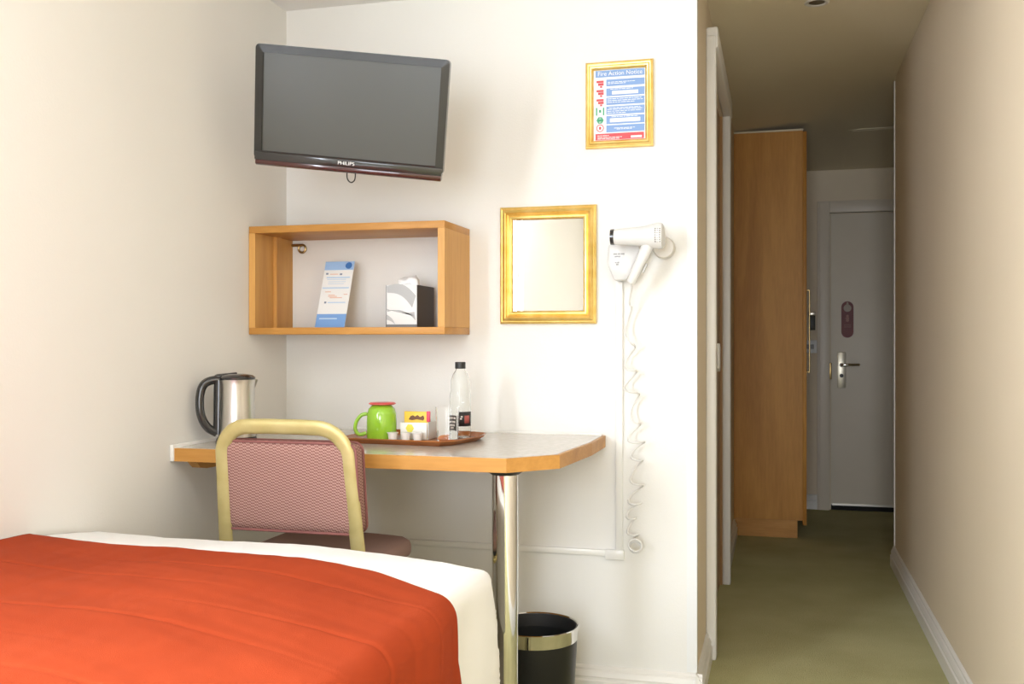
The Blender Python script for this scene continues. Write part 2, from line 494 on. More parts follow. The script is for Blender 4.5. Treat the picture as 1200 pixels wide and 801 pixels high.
# ---- bathroom door in the corridor wall
d2 = bpy.data.objects.new('door_2', None); COL.objects.link(d2); d2.location = (XC, 4.12, 0); d2['kind'] = 'structure'
lf = obj('door_leaf', box(BM(), XC - .05, XC - .012, DO[0] + .03, DO[1] - .005, .01, DO[2] - .01), DOORB, d2)
b = BM()
P = XC + .035
box(b, XC, P, 3.54, 3.605, 0, 2.185, .007, 3); box(b, XC - .05, XC, 3.60, 3.63, 0, 2.14)
box(b, XC, P, 4.65, 4.715, 0, 2.185, .007, 3)
box(b, XC, P + .006, 3.545, 4.712, 2.14, 2.215, .007, 3)
obj('architrave', b, WHITE, d2)
obj('hinge_jamb', box(BM(), XC - .05, XC - .001, 4.6455, 4.65, 0, 2.14), DOORB, d2)
b = BM(); prism(b, [(4.27, 1.0), (4.30, .985), (4.32, 1.0), (4.32, 1.09), (4.30, 1.105), (4.27, 1.105)], 'X', XC - .012, XC + .008, .003)
obj('door_handle', b, WPL, d2)

# ---- ceiling hatch and downlight
t = thing('ceiling_hatch', 'flat square access hatch in the dark ceiling before the entrance door', 'hatch', (.75, 6.5, 2.27))
b = BM()


def slab(b, x0, x1, y0, y1, th):
    """thin plate following the slope of the ceiling"""
    n = max(1, int((y1 - y0) / .05)); rings = []
    for k in range(n + 1):
        y = y0 + (y1 - y0) * k / n
        rings.append([b.verts.new((x, y, ceilzz(x, y) + dz)) for x, dz in ((x0, .003), (x1, .003), (x1, -th), (x0, -th))])
    fs = [b.faces.new(rings[0]), b.faces.new(rings[-1][::-1])]
    for A_, B_ in zip(rings, rings[1:]):
        for q in range(4): fs.append(b.faces.new((A_[q], A_[(q + 1) % 4], B_[(q + 1) % 4], B_[q])))
    bmesh.ops.recalc_face_normals(b, faces=fs)
    return b


obj('hatch_panel', slab(BM(), .43, 1.05, 6.18, 6.84, .003), CEIL2, t, smooth=False)
b = BM()
for q in ((.405, .425, 6.155, 6.865), (1.055, 1.075, 6.155, 6.865), (.425, 1.055, 6.155, 6.175), (.425, 1.055, 6.845, 6.865)): slab(b, *q, .0018)
obj('hatch_frame', b, CEIL2, t, smooth=False)

zc = ceilzz(.142, 3.84)
t = thing('ceiling_downlight', 'round recessed ceiling downlight, switched off, in the corridor ceiling', 'light', (.142, 3.84, zc))
b = BM(); lathe(b, [(.046, 0.004), (.046, -.004), (.040, -.008), (.031, -.006), (.029, .004)], 40, (.142, 3.84, zc), close=True)
obj('trim_ring', b, CREAMPL, t)
b = BM(); lathe(b, [(0, -.001), (.0285, -.001), (.0285, -.004), (.02, -.005), (0, -.002)], 32, (.142, 3.84, zc))
obj('lamp', b, mat('unlit_reflector', (.16, .13, .07), .35, .6), t)

# ---- wardrobe
YW = 5.85
t = thing('wardrobe', 'tall built-in oak wardrobe at the far left end of the corridor', 'wardrobe', (-.04, 6.35, 0))
obj('side_panel', box(BM(), XC + .001, .140, YW, YW + .022, .10, 2.308), WARD, t, smooth=False)
obj('carcass', box(BM(), XC + .001, .138, YW + .0225, YF - .005, .10, 2.228), WARD, t, smooth=False)
obj('plinth', box(BM(), XC + .001, .112, YW + .003, YF - .005, 0, .099), OAKX, t, smooth=False)
dr = obj('door', box(BM(), .1405, .162, YW - .002, YW + .5, .075, 2.295, .002), WARD, t)
b = BM()
yh = YW + .05
tube(b, smooth_path([(.162, yh, 1.40), (.172, yh, 1.40), (.178, yh, 1.385), (.178, yh, 1.2), (.178, yh, .955), (.172, yh, .94), (.162, yh, .94)], 4), .0035, 10)
obj('handle', b, BRASS, dr)
obj('door', box(BM(), .1405, .162, YW + .504, YF - .006, .075, 2.225, .002), WARD, t)
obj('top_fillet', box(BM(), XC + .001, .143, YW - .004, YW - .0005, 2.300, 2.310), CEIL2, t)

# ================================================================ alcove: shelf, desk
SX0, SX1, SY0, SY1, SZ0, SZ1, TH = XL + .002, -.967, 2.845, YB, 1.137, 1.480, .022
t = thing('wall_shelf', 'open oak box shelf mounted in the alcove corner below the television', 'shelf', ((SX0 + SX1) / 2, YB, SZ0))
obj('top_panel', box(BM(), SX0, SX1, SY0, SY1 - .001, SZ1 - TH, SZ1, .0015), OAKX, t)
obj('bottom_panel', box(BM(), SX0, SX1, SY0, SY1 - .001, SZ0, SZ0 + TH, .0015), OAKX, t)
obj('side_panel', box(BM(), SX0, SX0 + TH, SY0 + .0005, SY1 - .001, SZ0 + TH, SZ1 - TH), OAKZ, t)
obj('side_panel', box(BM(), SX1 - TH, SX1, SY0 + .0005, SY1 - .001, SZ0 + TH, SZ1 - TH), OAKZ, t)
obj('wall_batten', box(BM(), SX0 + TH, SX0 + TH + .012, SY0 + .12, SY0 + .15, SZ0 + TH, SZ1 - TH), OAKZ, t)
b = BM()
cx, cz = SX0 + TH + .038, SZ1 - TH - .028
tube(b, [(cx + .013 * math.cos(a), YB - .006, cz + .013 * math.sin(a)) for a in [2 * PI * k / 20 for k in range(20)]], .004, 8, closed=True)
tube(b, [(SX0 + TH, YB - .006, cz + .012), (cx, YB - .006, cz + .012)], .005, 8)
obj('hanging_bracket', b, BRASS, t)

# desk
DZ, DT = .820, .036
outl = [(XL + .003, 2.425), (-.658, 2.425), (-.543, 2.545), (-.548, YB - .004), (XL + .003, YB - .004)]
outl = [(XL + .003, 2.425), (-.660, 2.425), (-.545, 2.55), (-.528, 2.93), (-.545, YB - .004), (XL + .003, YB - .004)]
outl = [(XL + .003, 2.425), (-.660, 2.425), (-.548, 2.545), (-.520, 2.86), (-.520, YB - .004), (XL + .003, YB - .004)]
t = thing('wall_desk', 'oak-edged desk with a grey-beige top and chrome post leg', 'desk', (-1.05, 2.75, 0))
inner = [(XL + .012, 2.434), (-.664, 2.434), (-.557, 2.55), (-.529, 2.865), (-.529, YB - .006), (XL + .012, YB - .006)]
obj('desktop', prism(BM(), inner, 'Z', DZ - .0005, DZ + .0006), LAMIN, t, smooth=False)
b = BM(); prism(b, outl, 'Z', DZ - DT, DZ)
obj('edge_banding', b, OAKX, t, smooth=False)
b = BM(); box(b, XL + .001, XL + .012, 2.42, YB - .001, DZ - DT, DZ + .010, .002); box(b, XL + .012, -.53, YB - .010, YB - .001, DZ, DZ + .006, .002)
obj('sealing_strip', b, WHITE, t)
b = BM(); prism(b, [(2.49, DZ - DT - .0005), (YB - .002, DZ - DT - .0005), (YB - .002, DZ - DT - .05), (2.56, DZ - DT - .035), (2.53, DZ - DT - .03)], 'X', XL + .001, XL + .03)
obj('support_batten', b, OAKY, t, smooth=False)
obj('support_batten', box(BM(), XL + .03, -.60, YB - .03, YB - .001, DZ - DT - .04, DZ - DT - .0005), OAKX, t, smooth=False)
LX, LY = -.685, 2.505
b = BM(); lathe(b, [(0, .0015), (.045, .0015), (.045, .012), (.0345, .014), (.0345, .77), (0, .77)], 48, (LX, LY, 0))
lg = obj('leg', b, CHROME, t)
b = BM(); lathe(b, [(0, 0), (.036, 0), (.050, .010), (.056, .014), (0, .014)], 40, (LX, LY, .770))
obj('mounting_flange', b, BLACKM, lg)

# ================================================================ television
t = thing('television', 'black flat-screen television tilted out from the wall above the shelf', 'television', (-1.1504, 2.5668, 1.7514))
t.rotation_euler = (Matrix.Rotation(.1927, 3, 'Z') @ Matrix.Rotation(.2614, 3, 'X') @ Matrix.Rotation(.1018, 3, 'Y')).to_euler()
TW, THh = .27, .166


def rrect(x0, x1, z0, z1, r, n=6):
    p = []
    for cx_, cz_, a0 in ((x1 - r, z1 - r, 0), (x0 + r, z1 - r, 90), (x0 + r, z0 + r, 180), (x1 - r, z0 + r, 270)):
        for k in range(n + 1):
            a = R(a0 + 90 * k / n); p.append((cx_ + r * math.cos(a), cz_ + r * math.sin(a)))
    return p


def frame_bm(bm, outer, inner, yo, yi, yb, ym=None):
    """ring between two outlines: sides back to yb, front sloping from yo (outer) to yi (inner)"""
    n = len(outer)
    A = [bm.verts.new((p[0], yb, p[1])) for p in outer]; B = [bm.verts.new((p[0], yo, p[1])) for p in outer]
    C_ = [bm.verts.new((p[0], yi, p[1])) for p in inner]; D = [bm.verts.new((p[0], yb, p[1])) for p in inner]
    for i in range(n):
        j = (i + 1) % n
        for U, V in ((A, B), (B, C_), (C_, D), (D, A)): bm.faces.new((U[i], U[j], V[j], V[i]))
    bmesh.ops.recalc_face_normals(bm, faces=bm.faces)
    return bm


b = frame_bm(BM(), rrect(-TW, TW, -THh + .018, THh, .012), rrect(-TW + .022, TW - .022, -THh + .042, THh - .022, .002), .0, -.004, .03)
obj('bezel', b, mat('dark_bezel', (.022, .021, .018), .25, coat=.1), t, local=True, ang=30)
obj('screen', box(BM(), -TW + .021, TW - .021, .002, .006, -THh + .041, THh - .021), SCREEN, t, local=True)
b = BM(); prism(b, [(-.002, -THh + .040), (-.006, -THh + .036), (-.006, -THh + .016), (.004, -THh + .014), (.03, -THh + .014), (.03, -THh + .040)], 'X', -TW + .003, TW - .003, .002)
obj('lower_bezel', b, BLACKG, t, local=True)
b = BM(); prism(b, [(-.004, -THh + .016), (-.0035, -THh + .004), (.006, -THh - .001), (.03, -THh + .002), (.03, -THh + .016)], 'X', -TW + .004, TW - .004, .003)
obj('chin_strip', b, REDG, t, local=True)
b = BM(); prism(b, rrect(-TW + .006, TW - .006, -THh + .006, THh - .006, .012), 'Y', .0301, .045)
rbox(b, -TW + .05, TW - .05, .04, .085, -THh + .03, THh - .04, .02, 5)
obj('back_cover', b, BLACKM, t, local=True)
b = BM(); text_bm(b, 'PHILIPS', .0135, .0003, Matrix.Translation((-.004, -.0068, -THh + .027)) @ Matrix.Rotation(R(90), 4, 'X') @ Matrix.Scale(1.12, 4, (1, 0, 0)))
obj('logo', b, mat('silver_print', (.80, .80, .78), .3), t, local=True, smooth=False)
b = BM(); tube(b, smooth_path([(-.012, .05, -THh + .02), (-.008, .03, -THh - .012), (-.003, .03, -THh - .025), (.006, .03, -THh - .029), (.014, .03, -THh - .022), (.016, .03, -THh - .008), (.010, .05, -THh + .02)], 6), .0018, 8)
obj('cable', b, BLACKM, t, local=True)
# wall arm
t = thing('television_bracket', 'dark metal swivel arm hidden behind the television, fixed to the alcove wall', 'bracket', (-1.27, YB, 1.80))
b = BM(); box(b, -1.32, -1.22, YB - .008, YB, 1.74, 1.88, .003)
obj('wall_plate', b, BLACKM, t)
b = BM(); tube(b, [(-1.27, YB - .008, 1.80), (-1.25, 2.90, 1.80)], .014, 12); tube(b, [(-1.25, 2.90, 1.80), (-1.166, 2.650, 1.775)], .013, 12)
lathe(b, [(0, -.03), (.018, -.03), (.018, .03), (0, .03)], 20, (-1.25, 2.90, 1.80))
obj('arm', b, BLACKM, t)

# ================================================================ frames on the wall


def gold_frame(x0, x1, z0, z1, prof, par):
    """sweep the profile (inset, depth) around the rectangle"""
    bm = BM(); loops = []
    for ins, dep in prof:
        loops.append([bm.verts.new((x, YB - dep, z)) for x, z in ((x0 + ins, z0 + ins), (x1 - ins, z0 + ins), (x1 - ins, z1 - ins), (x0 + ins, z1 - ins))])
    for U, V in zip(loops, loops[1:] + loops[:1]):
        for i in range(4):
            j = (i + 1) % 4; bm.faces.new((U[i], U[j], V[j], V[i]))
    bmesh.ops.recalc_face_normals(bm, faces=bm.faces)
    return obj('frame', bm, GOLD, par, smooth=True, ang=25)


MP = [(0, .002), (0, .013), (.002, .017), (.006, .019), (.009, .018), (.011, .020), (.017, .023), (.021, .021), (.024, .014), (.028, .012), (.031, .015), (.036, .016), (.040, .014), (.042, .009), (.042, .002)]
t = thing('wall_mirror', 'small rectangular mirror in a wide gold frame between shelf and hair dryer', 'mirror', (-.705, YB, 1.36))
gold_frame(-.861, -.548, 1.171, 1.545, MP, t)
obj('mirror_glass', box(BM(), -.822, -.587, YB - .006, YB - .0025, 1.212, 1.504), MIRROR, t)

FP = [(0, .002), (0, .012), (.002, .015), (.005, .016), (.009, .014), (.011, .0135), (.015, .017), (.019, .016), (.023, .011), (.025, .008), (.025, .002)]
t = thing('framed_notice', 'gold-framed fire action notice hanging high on the wall above the hair dryer', 'notice', (-.476, YB, 1.85))
x0, x1, z0, z1 = -.582, -.370, 1.720, 1.990
gold_frame(x0, x1, z0, z1, FP, t)
ix0, ix1, iz0, iz1 = x0 + .024, x1 - .024, z0 + .024, z1 - .024
nsheet = obj('notice_sheet', box(BM(), ix0, ix1, YB - .007, YB - .003, iz0, iz1), PAPER, t)
yf = YB - .0072
Wn, Hn = ix1 - ix0, iz1 - iz0


def nb(bm, u0, u1, v0, v1, lay=0):
    return box(bm, ix0 + u0 * Wn, ix0 + u1 * Wn, yf - .0003 - lay * .0002, yf + .0002, iz1 - v0 * Hn, iz1 - v1 * Hn)


b = BM(); nb(b, .04, .98, .01, .105)
for v0, v1 in ((.14, .235), (.265, .375), (.395, .50), (.52, .635), (.655, .77), (.785, .885)): nb(b, .25, .98, v0, v1)
obj('blue_panels', b, BLUEN, nsheet, smooth=False)
b = BM(); nb(b, .04, .97, .90, .99)
for v in (.15, .28, .41): 
    nb(b, .06, .20, v, v + .03); nb(b, .09, .20, v + .035, v + .07); nb(b, .13, .17, v + .075, v + .10)
lathe(b, [(.012, 0), (.012, -.0005), (.0095, -.0005), (.0095, 0)], 24, (ix0 + .13 * Wn, yf, iz1 - .82 * Hn), 'Y', close=True)
nb(b, .11, .15, .80, .84)
obj('red_print', b, REDP, nsheet, smooth=False)
b = BM()
nb(b, .05, .075, .53, .64); nb(b, .185, .21, .53, .64); nb(b, .11, .15, .56, .60)
lathe(b, [(.0115, 0), (.0115, -.0005), (.007, -.0005), (.007, 0)], 6, (ix0 + .13 * Wn, yf, iz1 - .71 * Hn), 'Y', close=True); nb(b, .09, .17, .69, .73)
obj('green_print', b, GREENP, nsheet, smooth=False)
b = BM()
nb(b, .36, .86, .305, .355, 1); nb(b, .32, .90, .69, .745, 1); nb(b, .72, .93, .945, .975, 1)
rnd = random.Random(3)
for v, u0, u1 in ((.175, .28, .80), (.195, .28, .62), (.275, .33, .76), (.41, .27, .92), (.435, .27, .95), (.46, .27, .8), (.54, .3, .9), (.56, .27, .95), (.585, .27, .93), (.61, .27, .62), (.665, .35, .85), (.825, .40, .80), (.84, .45, .74), (.925, .08, .3), (.95, .08, .55), (.97, .08, .5)):
    u = u0
    while u < u1:
        q = min(u + rnd.uniform(.03, .10), u1); nb(b, u, q, v, v + .008, 1); u = q + .012
obj('white_print', b, PAPER, nsheet, smooth=False)
b = text_bm(BM(), 'Fire Action Notice', .0185, .0002, Matrix.Translation(((ix0 + ix1) / 2 + .002, yf - .0006, iz1 - .058 * Hn)) @ Matrix.Rotation(R(90), 4, 'X'))
obj('heading', b, PAPER, nsheet, smooth=False)

# ================================================================ conduit, hair dryer
t = thing('cable_trunking', 'white plastic cable trunking running down from hair dryer and along under the desk', 'trunking', (-.47, YB, .44))
obj('upright_run', box(BM(), -.487, -.465, YB - .012, YB, .462, 1.301, .0015), WPL, t)
obj('horizontal_run', box(BM(), XL + .003, -.518, YB - .011, YB - .0005, .443, .462, .0015), WPL, t)
obj('corner_cover', box(BM(), -.520, -.460, YB - .015, YB, .434, .464, .002), WPL, t)

t = thing('hair_dryer', 'white wall-mounted hair dryer on its holder with a long stretched coil cord', 'hair dryer', (-.43, YB, 1.35))
b = BM()  # holder body: tapering at the bottom
hb = [(-.500, 1.412), (-.408, 1.412), (-.402, 1.395), (-.432, 1.322), (-.445, 1.302), (-.482, 1.302), (-.500, 1.345), (-.504, 1.352)]
prism(b, hb, 'Y', YB - .075, YB - .001, .006)
hold = obj('holder', b, mat('dryer_white', (.70, .685, .655), .3, coat=.2), t)
b = BM(); lathe(b, [(0, 0), (.030, 0), (.034, .01), (.034, .03), (.028, .045), (0, .045)], 32, (-.335, YB - .046, 1.402), 'Y')
obj('rest_cup', b, CREAMPL, hold)
b = BM()
for (x0_, x1_, z_) in ((-.484, -.472, 1.380), (-.470, -.463, 1.380), (-.461, -.450, 1.380), (-.480, -.462, 1.372), (-.480, -.474, 1.354), (-.472, -.466, 1.354), (-.476, -.468, 1.348)):
    box(b, x0_, x1_, YB - .0762, YB - .0752, z_, z_ + .0045)
obj('print', b, mat('grey_print', (.35, .34, .33), .5), hold, smooth=False)
yd = YB - .135
b = BM()
prof = [(0, .001), (.0195, 0), (.022, .004), (.024, .02), (.027, .07), (.031, .10), (.0375, .128), (.039, .14), (.037, .150), (.028, .157), (0, .160)]
lathe(b, prof, 40, (0, 0, 0), 'X')
bar = obj('barrel', b, mat('dryer_shell', (.74, .73, .70), .25, coat=.3), t, local=True)
bar.location = Vector((-.478, yd, 1.428)) - t.location
b = BM(); lathe(b, [(.0205, -.004), (.0235, -.004), (.0245, .006), (.0225, .007)], 36, (0, 0, 0), 'X', close=True)
obj('nozzle_ring', b, BLACKG, bar, local=True)
b = BM()
for k in range(7):
    for j in range(3):
        a = R(58 + k * 10); rr = .0388 - .0004 * j
        box(b, .131 + j * .0065, .1345 + j * .0065, -rr * .98 * math.sin(a) - .0012, -rr * .98 * math.sin(a) + .0012, -rr * .98 * math.cos(a) - .0012 - .0, -rr * .98 * math.cos(a) + .0022)
obj('air_vents', b, mat('vent_grey', (.18, .16, .14), .6), bar, local=True, smooth=False)
b = BM()
hp = smooth_path([(-.366, yd, 1.415), (-.378, yd + .004, 1.385), (-.398, yd + .010, 1.345), (-.415, yd + .016, 1.310), (-.424, yd + .019, 1.292)], 5)
rads = [.020 - .007 * (i / (len(hp) - 1)) for i in range(len(hp))]
tube(b, hp, rads, 20)
hd = obj('handle', b, mat('dryer_handle', (.74, .73, .70), .25, coat=.3), t)
b = BM(); box(b, -.0, .006, -.006, .006, -.016, .016, .002)
sw = obj('rocker_switch', b, mat('grey_switch', (.50, .49, .46), .4), hd, local=True)
sw.location = Vector((-.384, yd + .012, 1.335)) - t.location; sw.rotation_euler = (0, R(25), 0)
# the stretched coil cord
b = BM(); pts = []
rnd = random.Random(11)
top, bot = 1.292, .500
N = 620
ph = 0
for i in range(N):
    s = i / (N - 1)
    z = top + (bot - top) * s
    # stretched unevenly: nearly straight at the top, loose spirals in the middle, tight curl at the end
    dens = 6 + 8 * s + 3 * math.sin(s * 23)
    ph += 2 * PI * dens / N * 1.1
    amp = .003 + .021 * min(1, s * 4) * (0.75 + .25 * math.sin(s * 31 + 1.0))
    xx = -.428 - .012 * math.sin(s * 7) + amp * math.cos(ph) + .004 * math.sin(s * 40)
    yy = YB - .045 + min(.022, amp) * math.sin(ph) - (.07 * max(0, 1 - s * 14))
    pts.append((xx, yy, z + .010 * math.sin(ph + 1)))
for k in range(50):
    a = 2 * PI * k / 18
    pts.append((-.418 + .020 * math.cos(a) - .0 * k, YB - .045 - .0006 * k, .482 + .018 * math.sin(a) + .0003 * k))
tube(b, pts, .0030, 8)
obj('coil_cord', b, mat('cord_white', (.74, .72, .68), .35), t)

# ================================================================ waste bin
BXc, BYc = -.675, 2.794
t = thing('waste_bin', 'black cylindrical waste bin with a chrome rim band behind the desk leg', 'bin', (BXc, BYc, 0))
b = BM(); lathe(b, [(0, .002), (.104, .002), (.108, .008), (.122, .262), (.119, .262), (.105, .010), (0, .008)], 56, (BXc, BYc, 0))
obj('body', b, mat('bin_black', (.012, .012, .011), .35), t)
b = BM(); lathe(b, [(.1225, .262), (.1235, .268), (.1255, .296), (.127, .300), (.1245, .302), (.122, .299), (.119, .262)], 56, (BXc, BYc, 0), close=True)
obj('rim_band', b, CHROME, t)
b = BM(); lathe(b, [(.1185, .262), (.1215, .2985), (.119, .2985), (.116, .262)], 56, (BXc, BYc, 0), close=True)
obj('inner_liner', b, BLACKM, t)

# ================================================================ chair
t = thing('stacking_chair', 'gold-framed stacking chair with mauve woven back pad, facing the desk', 'chair', (-1.19, 2.42, 0))
TX = [-1.378, -1.008]


RC = .14
def backy(z): return 2.300 - (z - .58) * RC if z > .58 else 2.300 - (.58 - z) * .05


b = BM()
pp = []
for z in (.0, .2, .4, .5, .58, .64, .70, .76, .80): pp.append((TX[0] + .010 * min(1, max(0, (z - .55) / .25)), backy(z), z))
# left upright, rounded shoulder, top rail, right shoulder, right upright
cxl, cxr, zt, rad = TX[0] + .010, TX[1] - .012, .902, .078
for k in range(1, 9):
    a = PI - (PI / 2) * k / 8
    z = zt - rad + rad * math.sin(a); pp.append((cxl + rad + rad * math.cos(a), backy(z), z))
for k in range(1, 4): pp.append((cxl + rad + (cxr - cxl - 2 * rad) * k / 4, backy(zt) + .004, zt + .001))
for k in range(0, 9):
    a = PI / 2 - (PI / 2) * k / 8
    z = zt - rad + rad * math.sin(a); pp.append((cxr - rad + rad * math.cos(a), backy(z), z))
for z in (.80, .76, .70, .64, .58, .5, .4, .2, .0): pp.append((cxr + .014 * min(1, (.81 - z) / .25), backy(z), z))
tube(b, pp, .0195, 16, flat=.009, ref=(0, 1, .13))
fr = obj('frame', b, GOLDP, t)
for sx in (-1.375, -1.015):
    b = BM(); tube(b, [(sx, 2.31, .484), (sx, 2.60, .484), (sx, 2.625, .470), (sx, 2.65, .0)], .011, 12)
    obj('leg', b, GOLDP, t)
for sx in (-1.375, -1.015):
    b = BM(); lathe(b, [(0, 0), (.014, 0), (.014, .02), (0, .02)], 16, (sx, 2.65, 0)); obj('foot_cap', b, BLACKM, t)


def cush(p):
    # pad follows the recline of the frame
    dy = -(p.z - .58) * RC
    return Vector((p.x, p.y + dy - .0, p.z))


b = BM(); rbox(b, -1.372, -.998, 2.293, 2.350, .634, .865, .020, 12, cush)
pad = obj('back_pad', b, FABRIC, t, ang=60)
b = BM()


def edge_loop(y):
    return [(p[0], y - (p[1] - .58) * RC, p[1]) for p in rrect(-1.371, -.999, .635, .864, .022, 5)]


tube(b, edge_loop(2.300), .0035, 8, closed=True); tube(b, edge_loop(2.344), .0035, 8, closed=True)
obj('piping', b, mat('maroon_piping', (.24, .09, .08), .8), pad)
b = BM(); rbox(b, -1.395, -.995, 2.31, 2.660, .505, .562, .026, 14, lambda p: Vector((p.x, p.y, p.z + .010 * math.cos((p.x + 1.19) * 7) * (1 if p.z > .54 else 0))))
obj('seat', b, mat('dusty_mauve_seat', (.30, .19, .16), .85), t, ang=60)
obj('seat_pan', box(BM(), -1.38, -1.01, 2.33, 2.645, .494, .506, .003), BLACKM, t)

# ================================================================ kettle
KX, KY = -1.507, 2.575
t = thing('kettle', 'brushed steel electric kettle with black handle and lid on the left of the desk', 'kettle', (KX, KY, DZ))
b = BM(); lathe(b, [(0, .022), (.0525, .022), (.0525, .03), (.0505, .10), (.0500, .170), (.0525, .186), (0, .186)], 48, (KX, KY, DZ))
# spout lip on the side away from the handle
body = obj('body', b, STEEL, t)
hx, hy = -.80, -.60
b = BM()
sp = [(KX - hx * .044, KY - hy * .044, DZ + .150), (KX - hx * .046, KY - hy * .046, DZ + .172), (KX - hx * .048, KY - hy * .048, DZ + .186)]
tube(b, sp, [.003, .009, .012], 14)
obj('spout', b, STEEL, body)
b = BM(); lathe(b, [(0, .0), (.058, .0), (.060, .004), (.058, .014), (.053, .022), (0, .022)], 48, (KX, KY, DZ))
obj('power_base', b, BLACKM, t)
b = BM(); lathe(b, [(0, .186), (.0515, .186), (.052, .192), (.045, .198), (.025, .202), (0, .203)], 48, (KX, KY, DZ))
# lid thumb tab towards the handle
tube(b, [(KX, KY, DZ + .198), (KX + hx * .055, KY + hy * .055, DZ + .193), (KX + hx * .062, KY + hy * .062, DZ + .188)], .009, 12)
obj('lid', b, BLACKG, t)
b = BM()
hpth = smooth_path([(KX + hx * r_, KY + hy * r_, DZ + z_) for r_, z_ in ((.045, .185), (.070, .184), (.092, .172), (.102, .142), (.102, .100), (.094, .070), (.078, .047), (.056, .034))], 6)
tube(b, hpth, .0125, 14, flat=.0150, ref=(hy, -hx, 0))
# backing strip against the body (water gauge side)
tube(b, [(KX + hx * .050, KY + hy * .050, DZ + .030), (KX + hx * .048, KY + hy * .048, DZ + .185)], .017, 14)
obj('handle', b, BLACKG, t)

# ================================================================ tray and what stands on it
TZ = DZ
t = thing('tea_tray', 'dark reddish wooden serving tray with flared rim on the desk', 'tray', (-1.05, 2.80, TZ))
tr = [(-1.205, 2.655), (-.905, 2.632), (-.875, 2.670), (-.838, 2.825), (-.858, 2.915), (-.90, 2.940), (-1.215, 2.955), (-1.235, 2.93), (-1.232, 2.68)]
cxx = sum(p[0] for p in tr) / len(tr); cyy = sum(p[1] for p in tr) / len(tr)


def sc(p, k): return (cxx + (p[0] - cxx) * k, cyy + (p[1] - cyy) * k)


b = BM()
layers = [(.88, 0), (.89, .001), (1.0, .014), (1.0, .017), (.985, .017), (.87, .005)]
L_ = [[b.verts.new((*sc(p, k), TZ + .0005 + z)) for p in tr] for k, z in layers]
n = len(tr)
for U, V in zip(L_, L_[1:]):
    for i in range(n): b.faces.new((U[i], U[(i + 1) % n], V[(i + 1) % n], V[i]))
b.faces.new(L_[0][::-1]); b.faces.new(L_[-1])
bmesh.ops.recalc_face_normals(b, faces=b.faces)
tag(obj('tea_tray_x', b, TRAYM, t, smooth=False), '', '')
o = bpy.data.objects['tea_tray_x']; o.name = 'tray_body'; del o['label']; del o['category']
T0 = TZ + .006

MX, MY = -1.135, 2.760
t = thing('mug', 'lime green mug standing upside down at the left end of the tray', 'mug', (MX, MY, T0))
b = BM(); lathe(b, [(.036, 0), (.0425, .0), (.044, .004), (.0445, .05), (.0435, .075), (.039, .090), (.030, .099), (.026, .101), (.026, .097), (.034, .088), (.040, .06), (.040, .004)], 44, (MX, MY, T0), close=True)
mg = obj('body', b, LIME, t)
b = BM(); tube(b, smooth_path([(MX - .040, MY - .016, T0 + .075), (MX - .057, MY - .021, T0 + .070), (MX - .071, MY - .025, T0 + .050), (MX - .073, MY - .026, T0 + .028), (MX - .062, MY - .023, T0 + .014), (MX - .042, MY - .017, T0 + .018)], 6), .0055, 12)
obj('handle', b, LIME, t)
t = thing('saucer_lid', 'thin red round packet lying on top of the upturned green mug', 'packet', (MX, MY, T0 + .1015))
b = BM(); lathe(b, [(0, .101), (.034, .101), (.0385, .103), (.0385, .1065), (.036, .108), (0, .108)], 40, (MX + .002, MY, T0 + .0005))
obj('foil_top', b, mat('red_foil', (.72, .07, .075), .3, coat=.3), t)
b = BM(); lathe(b, [(.038, .1035), (.0405, .104), (.0405, .1055), (.038, .106)], 40, (MX + .002, MY, T0 + .0005), close=True)
obj('rim', b, mat('pink_rim', (.72, .16, .14), .4), t)

cups = [(-1.085, 2.722), (-1.046, 2.728), (-1.012, 2.733)]
cn = ['white milk pot nearest the green mug on the tray', 'white milk pot in the middle of the row of three on the tray', 'white milk pot at the right end of the row of three on the tray']
for (cx, cy), lb in zip(cups, cn):
    t = thing('milk_pot', lb, 'milk pot', (cx, cy, T0), group='little white milk pots on the tray')
    b = BM(); lathe(b, [(0, 0), (.0115, 0), (.0145, .022), (0, .022)], 28, (cx, cy, T0)); obj('cup', b, WPL, t)
    b = BM(); lathe(b, [(0, .0222), (.0168, .0222), (.0168, .0238), (0, .0242)], 28, (cx, cy, T0)); obj('foil_lid', b, PAPER, t)

t = thing('sachet_holder', 'clear-sided white box holding tea and sugar packets on the tray', 'holder', (-1.02, 2.80, T0))
hx0, hx1, hy0, hy1, hz = -1.078, -.983, 2.765, 2.850, .050
obj('front_card', box(BM(), hx0, hx1 - .012, hy0, hy0 + .003, T0, T0 + hz, .001), WPL, t)
obj('side_panel', box(BM(), hx1 - .011, hx1 - .008, hy0 + .0035, hy1, T0, T0 + hz, .001), mat('frosted_panel', (.80, .76, .70), .4), t)
b = BM(); box(b, hx0, hx0 + .003, hy0 + .0035, hy1, T0, T0 + hz); box(b, hx0 + .003, hx1 - .0115, hy1 - .003, hy1, T0, T0 + hz); box(b, hx0 + .003, hx1 - .0115, hy0 + .0035, hy1 - .0035, T0, T0 + .003)
obj('tray_shell', b, WPL, t, smooth=False)
b = BM(); lathe(b, [(0, 0), (.013, 0), (.013, .0006), (0, .0006)], 6, (-1.048, hy0 - .0008, T0 + .033), 'Y')
obj('yellow_mark', b, mat('lemon_print', (.80, .72, .08), .5), t, smooth=False)
t = thing('tea_packet', 'yellow tea packet with brown print and pink end, standing in the white box', 'packet', (-1.03, 2.79, T0))
b = box(BM(), -1.070, -.996, 2.776, 2.784, T0 + .0035, T0 + .082, .0015); obj('packet', b, YELL, t)
obj('pink_end', box(BM(), -1.0, -.990, 2.7755, 2.7845, T0 + .052, T0 + .083, .001), PINK, t)
b = BM()
